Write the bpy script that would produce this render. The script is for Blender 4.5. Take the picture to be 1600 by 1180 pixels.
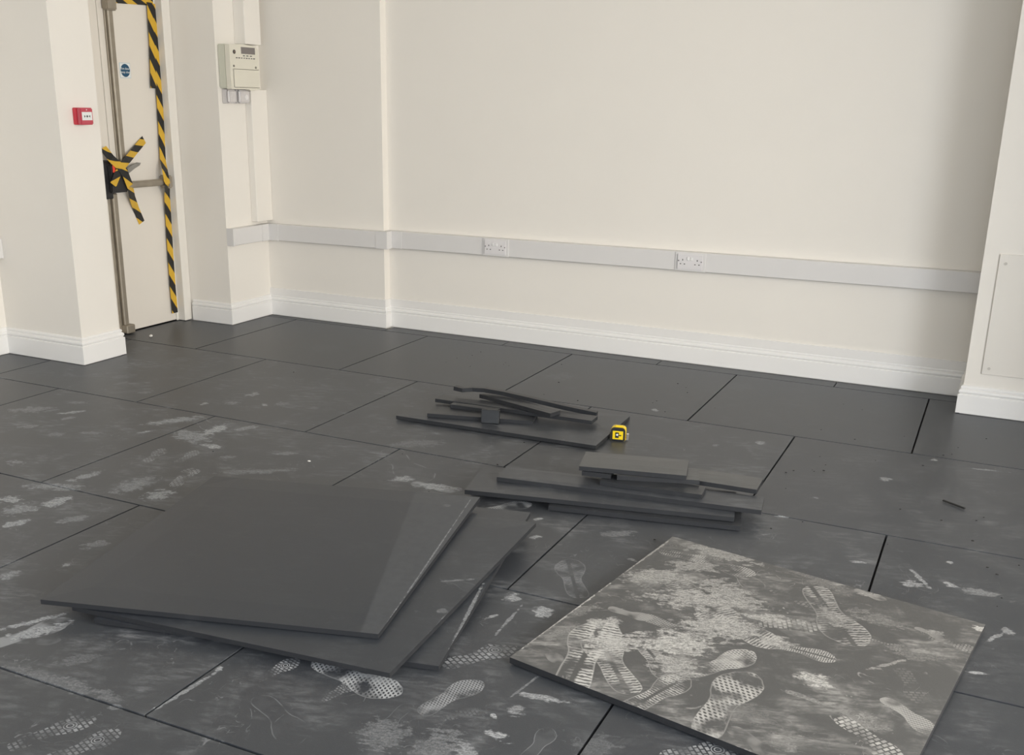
import bpy, bmesh, math, random
from mathutils import Vector, Matrix

for o in list(bpy.data.objects):
    bpy.data.objects.remove(o, do_unlink=True)
S = bpy.context.scene
COL = S.collection
R = math.radians

# ------------------------------------------------------------------ camera
F, PITCH, ROLL, YAW, HC, CX, CY = 1625.12, .3039, .0201, -.4332, 1.4446, 800., 665.55
_f = Vector((math.sin(YAW)*math.cos(PITCH), math.cos(YAW)*math.cos(PITCH), -math.sin(PITCH)))
_r0 = Vector((math.cos(YAW), -math.sin(YAW), 0)); _u0 = _r0.cross(_f)
_r = _r0*math.cos(ROLL) + _u0*math.sin(ROLL)
_u = -_r0*math.sin(ROLL) + _u0*math.cos(ROLL)
CAM = Vector((0, 0, HC))
cd = bpy.data.cameras.new('camera'); cam = bpy.data.objects.new('camera', cd); COL.objects.link(cam)
cam.matrix_world = Matrix(((_r.x, _u.x, -_f.x, 0), (_r.y, _u.y, -_f.y, 0), (_r.z, _u.z, -_f.z, HC), (0, 0, 0, 1)))
cd.sensor_width = 36; cd.lens = F/1600*36; cd.shift_x = 0; cd.shift_y = (CY-590)/1600
cd.clip_start = .05
S.camera = cam

def ray(px, py): return _f + _r*((px-CX)/F) + _u*((CY-py)/F)
def onz(px, py, z=0.): d = ray(px, py); return CAM + d*((z-HC)/d.z)
def onx(px, py, x): d = ray(px, py); return CAM + d*(x/d.x)
def ony(px, py, y): d = ray(px, py); return CAM + d*(y/d.y)

# ------------------------------------------------------------------ light
EXPOSURE = 0.2
wd = bpy.data.worlds.new('sky'); S.world = wd; wd.use_nodes = True
wn = wd.node_tree.nodes; wl = wd.node_tree.links
bg = wn['Background']; bg.inputs['Color'].default_value = (.80, .88, 1, 1); bg.inputs['Strength'].default_value = 1.0

def window_light(name, loc, rot, sx, sy, power, col):
    l = bpy.data.lights.new(name, 'AREA'); l.shape = 'RECTANGLE'; l.size = sx; l.size_y = sy
    l.energy = power; l.color = col
    o = bpy.data.objects.new(name, l); COL.objects.link(o); o.location = loc; o.rotation_euler = rot
    return o
# daylight through the shopfront behind the camera and the windows of the right-hand wall
window_light('daylight_front', (-.5, -2.55, 1.75), (R(64), 0, 0), 6.0, 1.5, 70, (.90, .95, 1))
window_light('daylight_right_near', (4.75, -.7, 1.75), (R(68), 0, R(90)), 3.2, 1.5, 280, (.93, .96, 1))
window_light('daylight_right_far', (4.75, 2.3, 1.75), (R(68), 0, R(90)), 2.6, 1.5, 240, (1, .91, .78))
S.view_settings.view_transform = 'Standard'; S.view_settings.look = 'None'
S.view_settings.gamma = 1; S.view_settings.use_curve_mapping = False
S.view_settings.exposure = EXPOSURE

# ------------------------------------------------------------------ materials
def srgb(h):
    v = [int(h[i:i+2], 16)/255 for i in (0, 2, 4)]
    return tuple(c/12.92 if c <= .04045 else ((c+.055)/1.055)**2.4 for c in v) + (1,)
class NT:
    def __init__(s, tree): s.t = tree
    def n(s, typ, **kw):
        nd = s.t.nodes.new(typ)
        for k, v in kw.items(): setattr(nd, k, v)
        return nd
    def put(s, sock, v):
        if isinstance(v, bpy.types.NodeSocket): s.t.links.new(v, sock)
        elif v is not None: sock.default_value = v
    def math(s, op, a, b=None, c=None, clamp=False):
        nd = s.n('ShaderNodeMath', operation=op, use_clamp=clamp)
        s.put(nd.inputs[0], a)
        if b is not None: s.put(nd.inputs[1], b)
        if c is not None: s.put(nd.inputs[2], c)
        return nd.outputs[0]
    def rng(s, v, a, b, c=0., d=1., smooth=True):
        nd = s.n('ShaderNodeMapRange', interpolation_type='SMOOTHSTEP' if smooth else 'LINEAR')
        s.put(nd.inputs['Value'], v)
        for k, x in (('From Min', a), ('From Max', b), ('To Min', c), ('To Max', d)): s.put(nd.inputs[k], x)
        return nd.outputs[0]
    def noise(s, vec, scale, detail=3., rough=.55, dist=0.):
        nd = s.n('ShaderNodeTexNoise'); s.put(nd.inputs['Vector'], vec)
        for k, x in (('Scale', scale), ('Detail', detail), ('Roughness', rough), ('Distortion', dist)): nd.inputs[k].default_value = x
        return nd.outputs[0]
    def mapping(s, vec, loc, rz, sc):
        nd = s.n('ShaderNodeMapping', vector_type='TEXTURE'); s.put(nd.inputs['Vector'], vec)
        nd.inputs['Location'].default_value = loc; nd.inputs['Rotation'].default_value = (0, 0, rz); nd.inputs['Scale'].default_value = sc
        return nd.outputs[0]
    def mix(s, f, a, b):
        nd = s.n('ShaderNodeMix', data_type='RGBA'); s.put(nd.inputs[0], f); s.put(nd.inputs[6], a); s.put(nd.inputs[7], b)
        return nd.outputs[2]
def newmat(name):
    m = bpy.data.materials.new(name); m.use_nodes = True
    nt = NT(m.node_tree); b = m.node_tree.nodes['Principled BSDF']
    return m, nt, b
MATS = {}
def plain(name, col, rough=.5, metal=0., spec=.5, noise=.03, scale=30., bump=0.):
    if name in MATS: return MATS[name]
    m, nt, b = newmat(name)
    co = nt.n('ShaderNodeTexCoord').outputs['Object']
    nz = nt.noise(co, scale)
    c1 = tuple(max(0, c*(1-noise*2)) for c in col[:3])+(1,); c2 = tuple(min(1, c*(1+noise*2)) for c in col[:3])+(1,)
    nt.put(b.inputs['Base Color'], nt.mix(nz, c1, c2))
    b.inputs['Roughness'].default_value = rough; b.inputs['Metallic'].default_value = metal
    b.inputs['Specular IOR Level'].default_value = spec
    if bump:
        bp = nt.n('ShaderNodeBump'); bp.inputs['Strength'].default_value = bump; bp.inputs['Distance'].default_value = .002
        nt.put(bp.inputs['Height'], nt.noise(co, scale*6)); nt.put(b.inputs['Normal'], bp.outputs[0])
    MATS[name] = m
    return m
M_WALL = plain('wall_paint', (.81, .775, .715), .75, noise=.008, scale=3, bump=.06, spec=.25)
M_CEIL = plain('ceiling_paint', (.80, .77, .71), .85, noise=.01, scale=3)
M_GLOSSW = plain('gloss_white', (.83, .82, .80), .38, noise=.006, scale=8)
M_BAND = plain('band_white', (.80, .785, .76), .5, noise=.006, scale=8)
M_PVC = plain('white_pvc', (.70, .685, .67), .42, noise=.005, scale=8)
M_SOCK = plain('socket_white', (.72, .70, .70), .35, noise=.005, scale=20)
M_DARK = plain('dark_hole', (.03, .03, .03), .8)
M_DOOR = plain('door_paint', (.77, .725, .655), .5, noise=.012, scale=5)
M_FRAME = plain('frame_paint', (.78, .75, .69), .5, noise=.008, scale=5)
M_STEEL = plain('aged_steel', (.36, .32, .26), .5, metal=.6, noise=.12, scale=14)
M_BLACKP = plain('black_plastic', (.018, .018, .02), .45)
M_RED = plain('red_plastic', (.58, .035, .06), .32, noise=.01)
M_ORANGE = plain('orange_red', (.8, .06, .03), .4)
M_WHITEP = plain('white_print', (.78, .80, .78), .5, noise=.01)
M_GREYT = plain('grey_text', (.06, .06, .06), .6)
M_METER = plain('meter_plastic', (.62, .62, .52), .45, noise=.01, scale=10)
M_METERW = plain('meter_white', (.72, .69, .59), .4, noise=.01, scale=10)
M_LCD = plain('lcd_grey', (.20, .18, .17), .25, noise=.02)
M_CLEAR = plain('frosted_plastic', (.62, .59, .58), .3, noise=.05, scale=40)
M_BLUE = plain('sign_blue', (.010, .075, .15), .4, noise=.02)
M_PALEBLUE = plain('sign_border', (.42, .55, .62), .4, noise=.02)
M_YEL = plain('tape_measure_yellow', (.85, .62, .015), .35, noise=.02)
M_CHROME = plain('bright_steel', (.75, .72, .70), .25, metal=.9, noise=.02)
M_SLAB = plain('screed', (.025, .025, .025), .9, noise=.1, scale=6)
M_CRUMB = plain('rubber_crumb', (.02, .02, .02), .8)
M_FLECK = plain('plaster_fleck', (.82, .80, .76), .7, noise=.02)

def hazard():
    m, nt, b = newmat('hazard_tape')
    uv = nt.n('ShaderNodeUVMap').outputs[0]
    sp = nt.n('ShaderNodeSeparateXYZ'); nt.put(sp.inputs[0], uv)
    ph = nt.math('ADD', nt.math('MULTIPLY', sp.outputs[0], .50), sp.outputs[1])      # v counts stripe pairs
    fr = nt.math('FRACT', ph)
    blk = nt.math('GREATER_THAN', fr, .5)
    co = nt.n('ShaderNodeTexCoord').outputs['Object']
    nz = nt.noise(co, 25)
    nt.put(b.inputs['Base Color'], nt.mix(blk, nt.mix(nz, (.60, .36, .02, 1), (.74, .46, .045, 1)), (.013, .013, .014, 1)))
    b.inputs['Roughness'].default_value = .38
    return m
M_TAPE = hazard()

# --- shoe-print node groups: one sole, v runs heel (-.5) to toe (+.5), u across
def print_group(kind):
    g = bpy.data.node_groups.new('sole_'+kind, 'ShaderNodeTree')
    g.interface.new_socket('Local', in_out='INPUT', socket_type='NodeSocketVector')
    g.interface.new_socket('World', in_out='INPUT', socket_type='NodeSocketVector')
    g.interface.new_socket('Density', in_out='OUTPUT', socket_type='NodeSocketFloat')
    nt = NT(g); gi = nt.n('NodeGroupInput'); go = nt.n('NodeGroupOutput')
    sp = nt.n('ShaderNodeSeparateXYZ'); nt.put(sp.inputs[0], gi.outputs[0])
    u, v = sp.outputs[0], sp.outputs[1]
    fc = nt.n('ShaderNodeFloatCurve'); nt.put(fc.inputs['Value'], nt.math('ADD', v, .5, clamp=True))
    cv = fc.mapping.curves[0]
    pts = [(0, 0), (.03, .42), (.12, .62), (.28, .60), (.45, .55), (.62, .80), (.76, .92), (.9, .68), (.97, .35), (1, 0)]
    cv.points[0].location = pts[0]; cv.points[1].location = pts[-1]
    for p in pts[1:-1]: cv.points.new(*p)
    fc.mapping.update()
    w = nt.math('MULTIPLY', fc.outputs[0], .20)
    cen = nt.math('MULTIPLY', nt.math('MULTIPLY', v, v), .16)
    d = nt.math('SUBTRACT', w, nt.math('ABSOLUTE', nt.math('ADD', nt.math('SUBTRACT', u, cen), .02)))
    mask = nt.rng(d, 0, .012)
    rim = nt.rng(d, .004, .028, 1, 0)
    wear = nt.rng(nt.noise(gi.outputs[1], 13, 2.), .34, .60)
    if kind == 'hex':
        cmb = nt.n('ShaderNodeCombineXYZ')
        nt.put(cmb.inputs[0], nt.math('ADD', u, nt.math('MULTIPLY', v, .577))); nt.put(cmb.inputs[1], nt.math('MULTIPLY', v, 1.155))
        vo = nt.n('ShaderNodeTexVoronoi', voronoi_dimensions='2D', feature='F1')
        nt.put(vo.inputs['Vector'], cmb.outputs[0]); vo.inputs['Scale'].default_value = 24; vo.inputs['Randomness'].default_value = 0
        tread = nt.rng(vo.outputs['Distance'], .20, .42)
        tread = nt.math('MAXIMUM', tread, nt.rng(nt.noise(gi.outputs[1], 9, 1.), .52, .62, 0, .75))
        out = nt.math('MAXIMUM', nt.math('MULTIPLY', tread, wear), nt.math('MULTIPLY', rim, .55))
    elif kind == 'lug':
        br = nt.n('ShaderNodeTexBrick'); br.offset = .5; br.squash = 1
        nt.put(br.inputs['Vector'], gi.outputs[0])
        br.inputs['Color1'].default_value = (1, 1, 1, 1); br.inputs['Color2'].default_value = (.6, .6, .6, 1); br.inputs['Mortar'].default_value = (0, 0, 0, 1)
        for k, x in (('Scale', 1.), ('Mortar Size', .012), ('Mortar Smooth', .3), ('Brick Width', .085), ('Row Height', .062)): br.inputs[k].default_value = x
        rc = nt.n('ShaderNodeVectorMath', operation='DISTANCE'); nt.put(rc.inputs[0], gi.outputs[0]); rc.inputs[1].default_value = (.0, .2, 0)
        rr = nt.math('SINE', nt.math('MULTIPLY', rc.outputs['Value'], 190.))
        ring = nt.math('MULTIPLY', nt.rng(rr, .0, .6), nt.rng(rc.outputs['Value'], .085, .10, 1, 0))
        inr = nt.rng(rc.outputs['Value'], .085, .10)
        out = nt.math('MULTIPLY', nt.math('ADD', nt.math('MULTIPLY', br.outputs['Color'], inr), ring), wear)
    elif kind == 'wave':
        wv = nt.n('ShaderNodeTexWave', wave_type='BANDS', bands_direction='Y', wave_profile='SIN')
        nt.put(wv.inputs['Vector'], gi.outputs[0])
        for k, x in (('Scale', 9.), ('Distortion', 3.), ('Detail', 1.), ('Detail Scale', 3.)): wv.inputs[k].default_value = x
        tread = nt.rng(wv.outputs[1], .30, .62, .18, 1)
        gap = nt.rng(nt.math('ABSOLUTE', nt.math('ADD', u, .01)), .008, .03)
        out = nt.math('MAXIMUM', nt.math('MULTIPLY', nt.math('MULTIPLY', tread, gap), wear), nt.math('MULTIPLY', rim, .7))
    elif kind == 'outline':
        out = nt.math('MAXIMUM', nt.math('MULTIPLY', rim, wear), nt.math('MULTIPLY', wear, .18))
    else:
        out = nt.math('MAXIMUM', nt.math('MULTIPLY', wear, .75), nt.math('MULTIPLY', rim, .35))
    nt.put(go.inputs[0], nt.math('MULTIPLY', out, mask))
    return g
SOLE = {k: print_group(k) for k in ('hex', 'lug', 'wave', 'smooth', 'outline')}
def smear_group():
    g = bpy.data.node_groups.new('dust_smear', 'ShaderNodeTree')
    g.interface.new_socket('Local', in_out='INPUT', socket_type='NodeSocketVector')
    g.interface.new_socket('Noise', in_out='INPUT', socket_type='NodeSocketFloat')
    g.interface.new_socket('Fine', in_out='INPUT', socket_type='NodeSocketFloat')
    g.interface.new_socket('Density', in_out='OUTPUT', socket_type='NodeSocketFloat')
    nt = NT(g); gi = nt.n('NodeGroupInput'); go = nt.n('NodeGroupOutput')
    ln = nt.n('ShaderNodeVectorMath', operation='LENGTH'); nt.put(ln.inputs[0], gi.outputs[0])
    dd = nt.math('ADD', ln.outputs['Value'], nt.math('MULTIPLY', nt.math('SUBTRACT', gi.outputs[1], .5), 3.6))
    e = nt.math('MULTIPLY', nt.rng(dd, .48, .86, 1, 0), nt.rng(ln.outputs['Value'], .8, 1.25, 1, 0))
    nt.put(go.inputs[0], nt.math('MULTIPLY', e, gi.outputs[2]))
    return g
SMEAR = smear_group()

def rubber(name, prints=(), smears=(), haze=.1, base=(.036, .041, .050), dust=(.44, .46, .48), wedge=None, hazecloud=None, rough=.37):
    """prints: (kind, x, y, angle, length, strength) in object metres; smears: (x, y, angle, half length, half width, strength)"""
    m, nt, b = newmat(name)
    co = nt.n('ShaderNodeTexCoord').outputs['Object']
    wp = nt.n('ShaderNodeNewGeometry').outputs['Position']
    fine = nt.noise(wp, 420, 2.); mid = nt.noise(wp, 5.5, 5., .62, .6)
    grain = nt.noise(wp, 38, 4., .6)
    streak_map = nt.mapping(wp, (0, 0, 0), .3, (1.9, .55, 1)); streak = nt.noise(streak_map, 26, 4., .65, .4)
    c0 = nt.mix(fine, tuple(c*.72 for c in base)+(1,), tuple(c*1.28 for c in base)+(1,))
    dens = nt.math('MULTIPLY', nt.rng(mid, .42, .78), nt.math('MULTIPLY', nt.rng(streak, .35, .75), haze*2.2))
    dens = nt.math('ADD', dens, haze*.22)
    for sc_, of_, wd_ in ((5., 0., .010), (8.5, 3.7, .012), (13., 8.1, .016)):
        iso = nt.math('ABSOLUTE', nt.math('SUBTRACT', nt.noise(nt.mapping(wp, (of_, of_, 0), of_, (1, .8, 1)), sc_, 2., .5, .8), .5))
        ln_ = nt.math('MULTIPLY', nt.rng(iso, 0, wd_, 1, 0), nt.rng(nt.noise(nt.mapping(wp, (of_+5, 1, 0), .4, (1, 1, 1)), 4.5, 3.), .52, .68))
        dens = nt.math('MAXIMUM', dens, nt.math('MULTIPLY', nt.math('MULTIPLY', ln_, nt.rng(grain, .35, .65)), min(.5, haze*2.2)))
    for (k, x, y, a, L, s) in prints:
        g = nt.n('ShaderNodeGroup'); g.node_tree = SOLE[k]
        nt.put(g.inputs[0], nt.mapping(co, (x, y, 0), a, (L*random.choice((-1, 1)), L, L))); nt.put(g.inputs[1], wp)
        dens = nt.math('MAXIMUM', dens, nt.math('MULTIPLY', g.outputs[0], s))
    nmix = nt.math('ADD', nt.math('MULTIPLY', streak, .55), nt.math('MULTIPLY', grain, .45))
    fineb = nt.math('MULTIPLY', nt.rng(nt.noise(streak_map, 90, 3., .7, 1.5), .34, .64, .42, 1.), nt.rng(nt.noise(wp, 210, 2., .6), .3, .6, .6, 1.15))
    for (x, y, a, hl, hw, s) in smears:
        g = nt.n('ShaderNodeGroup'); g.node_tree = SMEAR
        nt.put(g.inputs[0], nt.mapping(co, (x, y, 0), a, (hl, hw, 100))); nt.put(g.inputs[1], nmix); nt.put(g.inputs[2], fineb)
        dens = nt.math('MAXIMUM', dens, nt.math('MULTIPLY', g.outputs[0], s))
    if wedge:
        sp = nt.n('ShaderNodeSeparateXYZ'); nt.put(sp.inputs[0], co)
        lim = nt.math('MULTIPLY_ADD', sp.outputs[1], wedge[1], wedge[0])
        e = nt.rng(nt.math('SUBTRACT', sp.outputs[0], lim), 0, .012, 0, wedge[2])
        dens = nt.math('MAXIMUM', dens, nt.math('MULTIPLY', e, nt.rng(grain, .2, .8, .6, 1.2)))
    dens = nt.math('MINIMUM', dens, .95)
    nt.put(b.inputs['Base Color'], nt.mix(dens, c0, tuple(dust)+(1,)))
    nt.put(b.inputs['Roughness'], nt.rng(dens, 0, .7, rough, .85, smooth=False))
    b.inputs['Specular IOR Level'].default_value = .52
    bp = nt.n('ShaderNodeBump'); bp.inputs['Strength'].default_value = .25; bp.inputs['Distance'].default_value = .001
    nt.put(bp.inputs['Height'], fine); nt.put(b.inputs['Normal'], bp.outputs[0])
    return m
M_EDGE_SHADE = rubber('rubber_edge_shade', haze=.015, base=(.017, .0185, .022), rough=.55)  # darker rubber for mat sides, shade put into the base colour
M_RUB = rubber('rubber_offcut', haze=.05, base=(.026, .029, .034))
M_RUBD = rubber('rubber_offcut_dusty', haze=.12)
M_RUBL = rubber('rubber_offcut_pale', haze=.10, base=(.075, .078, .080))

# ------------------------------------------------------------------ mesh helpers
def link(name, bm, mat, parent=None, smooth=False):
    me = bpy.data.meshes.new(name)
    bmesh.ops.recalc_face_normals(bm, faces=bm.faces[:])
    bm.to_mesh(me); bm.free()
    if smooth:
        for p in me.polygons: p.use_smooth = True
    for mm in (mat if isinstance(mat, (list, tuple)) else [mat]): me.materials.append(mm)
    o = bpy.data.objects.new(name, me); COL.objects.link(o)
    if parent: o.parent = parent
    return o
def empty(name, loc=(0, 0, 0), rz=0.):
    o = bpy.data.objects.new(name, None); COL.objects.link(o); o.location = loc; o.rotation_euler = (0, 0, rz); o.empty_display_size = .1
    return o
def tag(o, label, cat, group=None):
    o['label'] = label; o['category'] = cat
    if group: o['group'] = group
    return o
def struct(o): o['kind'] = 'structure'; return o
def box(bm, x0, x1, y0, y1, z0, z1, bev=0., seg=1):
    t = bmesh.new()
    bmesh.ops.create_cube(t, size=1)
    for v in t.verts: v.co = Vector(((x0+x1)/2+v.co.x*(x1-x0), (y0+y1)/2+v.co.y*(y1-y0), (z0+z1)/2+v.co.z*(z1-z0)))
    if bev: bmesh.ops.bevel(t, geom=t.edges[:], offset=bev, segments=seg, affect='EDGES', clamp_overlap=True)
    me = bpy.data.meshes.new('t'); t.to_mesh(me); t.free(); bm.from_mesh(me); bpy.data.meshes.remove(me)
    return bm
def bx(*a, **k): return box(bmesh.new(), *a, **k)
def cyl(bm, c, axis, r, h, n=20, r2=None):
    ax = Vector(axis).normalized(); q = Vector((0, 0, 1)).rotation_difference(ax).to_matrix().to_4x4()
    bmesh.ops.create_cone(bm, cap_ends=True, segments=n, radius1=r, radius2=r if r2 is None else r2, depth=h, matrix=Matrix.Translation(Vector(c)) @ q)
    return bm
def sweep(path, prof, close_ends=True):
    """path: (x, y[, z]) wall line, room on its left; prof: (offset from wall, z)"""
    P = [Vector((p[0], p[1], p[2] if len(p) > 2 else 0)) for p in path]; n = len(P)
    nor = []
    for i in range(n-1):
        d = P[i+1]-P[i]; nor.append(Vector((-d.y, d.x, 0)).normalized())
    off = []
    for i in range(n):
        if i == 0: off.append(nor[0])
        elif i == n-1: off.append(nor[-1])
        else:
            a, b2 = nor[i-1], nor[i]; s = a+b2; off.append(s/(s.dot(a)))
    bm = bmesh.new(); rings = []
    for i in range(n): rings.append([bm.verts.new(P[i]+off[i]*d+Vector((0, 0, z))) for d, z in prof])
    k = len(prof)
    for i in range(n-1):
        for j in range(k): bm.faces.new((rings[i][j], rings[i+1][j], rings[i+1][(j+1) % k], rings[i][(j+1) % k]))
    if close_ends: bm.faces.new(rings[0]); bm.faces.new(rings[-1][::-1])
    return bm
def rect_prof(d, z0, z1, bev=.003): return [(0, z0), (d-bev, z0), (d, z0+bev), (d, z1-bev), (d-bev, z1), (0, z1)]
def text_mesh(body, size, name):
    cu = bpy.data.curves.new(name, 'FONT'); cu.body = body; cu.size = size; cu.align_x = 'CENTER'; cu.align_y = 'CENTER'; cu.extrude = .0002
    o = bpy.data.objects.new(name, cu); COL.objects.link(o)
    me = bpy.data.meshes.new_from_object(o.evaluated_get(bpy.context.evaluated_depsgraph_get()))
    bpy.data.objects.remove(o); bpy.data.curves.remove(cu)
    return me
def text_obj(body, size, mat, parent, loc, rot):
    me = text_mesh(body, size, 'lettering'); me.materials.clear(); me.materials.append(mat)
    o = bpy.data.objects.new('lettering', me); COL.objects.link(o); o.parent = parent; o.location = loc; o.rotation_euler = rot
    return o

# ------------------------------------------------------------------ room shell
H = 2.8; XR = 4.7; YF = -2.5
XL = -5.09; YB = 5.805; YP = 5.742; XN = -4.507; YN = 5.325; XPE = -3.588
PLX = -4.507; PLY0, PLY1 = 4.08, 4.352; XD = -4.905; XFR = -4.838
RPX0, RPX1, RPY = -.068, .62, 5.467
floor = struct(link('floor', bx(XL-.1, XR+.2, YF-.2, YB+.1, -.12, -.02), M_SLAB))
struct(link('ceiling', bx(XL-.3, XR+.25, YF-.25, YB+.2, H, H+.15), M_CEIL))
struct(link('wall_left', bx(XL-.2, XL, YF-.2, PLY0, -.1, H), M_WALL))
struct(link('wall_left_pillar', bx(XL-.2, PLX, PLY0, PLY1, -.1, H), M_WALL))
struct(link('wall_left_nib', bx(-5.29, XN, YN, YB+.15, -.1, H), M_WALL))
struct(link('wall_left_lintel', bx(-5.29, XFR, PLY1, YN, 2.045, H), M_WALL))
struct(link('wall_left_backing', bx(-5.29, -5.05, PLY1, YN, -.1, 2.045), M_DARK))
struct(link('wall_back_pier', bx(XN, XPE, YP, YB+.15, -.1, H), M_WALL))
struct(link('wall_back', bx(XPE, XR+.2, YB, YB+.15, -.1, H), M_WALL))
struct(link('wall_right_added_shade', bx(.80, .95, 4.72, YB, -.1, H), M_WALL))  # added wall, out of view; blocks window light to shade the right pillar
struct(link('wall_right_pillar', bx(RPX0, RPX1, RPY, YB, -.1, H), M_WALL))
def wall_open(name, axis, at, th, a0, a1, o0, o1, z0, z1):
    bm = bmesh.new()
    def bb(p0, p1, q0, q1):
        if axis == 'x': box(bm, at, at+th, p0, p1, q0, q1)
        else: box(bm, p0, p1, at-th, at, q0, q1)
    bb(a0, o0, -.1, H); bb(o1, a1, -.1, H); bb(o0, o1, -.1, z0); bb(o0, o1, z1, H)
    return struct(link(name, bm, M_WALL))
wall_open('wall_right', 'x', XR, .2, YF-.2, YB+.15, -2.35, 3.65, .9, 2.6)
wall_open('wall_front', 'y', YF, .2, XL-.2, XR+.2, -3.8, 2.9, .9, 2.6)
def window(name, axis, at, o0, o1, z0, z1, nb):
    bm = bmesh.new()
    def bb(p0, p1, q0, q1):
        if axis == 'x': box(bm, at, at+.06, p0, p1, q0, q1)
        else: box(bm, p0, p1, at-.06, at, q0, q1)
    bb(o0, o1, z0, z0+.06); bb(o0, o1, z1-.06, z1)
    for i in range(nb+1):
        c = o0+.03+(o1-o0-.06)*i/nb; bb(c-.03, c+.03, z0+.06, z1-.06)
    return struct(link(name, bm, M_FRAME))
window('window_1', 'x', XR+.09, -2.35, 3.65, .9, 2.6, 4)
window('window_2', 'y', YF-.09, -3.8, 2.9, .9, 2.6, 5)

# skirting boards
def sk(s=1.): return [(0, 0), (.020, 0), (.020, .090*s), (.0195, .094*s), (.013, .0965*s), (.0135, .0995*s), (.0175, .1035*s), (.0185, .109*s), (.0165, .1165*s), (.012, .121*s), (.0085, .1225*s), (.0085, .126*s), (.0115, .1285*s), (.0105, .134*s), (.005, .140*s), (0, .141*s)]
def skirting(name, path, s): return struct(link(name, sweep(path, sk(s)), M_GLOSSW))
# path order keeps the room on the left-hand side
skirting('baseboard_left', [(PLX-.25, PLY1), (PLX, PLY1), (PLX, PLY0), (XL, PLY0), (XL, YF)], 1.05)
skirting('baseboard_back', [(RPX0, YB), (XPE, YB), (XPE, YP), (XN, YP), (XN, YN), (XFR+.02, YN)], .97)
skirting('baseboard_right', [(.799, YB), (RPX1, YB), (RPX1, RPY), (RPX0, RPY), (RPX0, YB-.02)], 1.0)
tb = struct(link('trim_1', sweep([(RPX0, YB), (XPE, YB), (XPE, YP), (XN, YP)], rect_prof(.0085, .13, .183, .002)), M_BAND))

# ------------------------------------------------------------------ rubber floor tiles
random.seed(7)
# dust on the laid floor, read off the photograph: (kind, heel px, toe px, strength)
FP = [('hex', 655, 1114, 752, 1062, .42), ('lug', 392, 1064, 468, 1028, .62), ('lug', 494, 1095, 562, 1062, .34), ('hex', 490, 1030, 624, 1086, .62),
      ('lug', 690, 1040, 808, 1004, .52), ('outline', 404, 1086, 470, 1160, .26), ('lug', 10, 1168, 150, 1118, .48), ('lug', 60, 1192, 190, 1140, .42),
      ('smooth', -30, 1012, 112, 966, .55), ('wave', 905, 934, 888, 872, .32), ('outline', 606, 700, 664, 752, .42), ('smooth', 642, 754, 722, 766, .5),
      ('lug', 226, 722, 256, 700, .5), ('lug', 276, 722, 308, 703, .45), ('lug', 270, 760, 305, 730, .55), ('wave', 196, 765, 252, 742, .4),
      ('outline', 820, 1186, 862, 1136, .42), ('smooth', 700, 1190, 752, 1160, .3), ('hex', 745, 800, 830, 785, .5), ('outline', 1410, 880, 1458, 925, .2),
      ('smooth', 20, 1000, 95, 1000, .2), ('lug', 1030, 1182, 1160, 1165, .5), ('outline', 640, 1098, 590, 1150, .2), ('lug', 690, 1120, 780, 1100, .2), ('outline', 300, 650, 345, 672, .5)]
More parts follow.
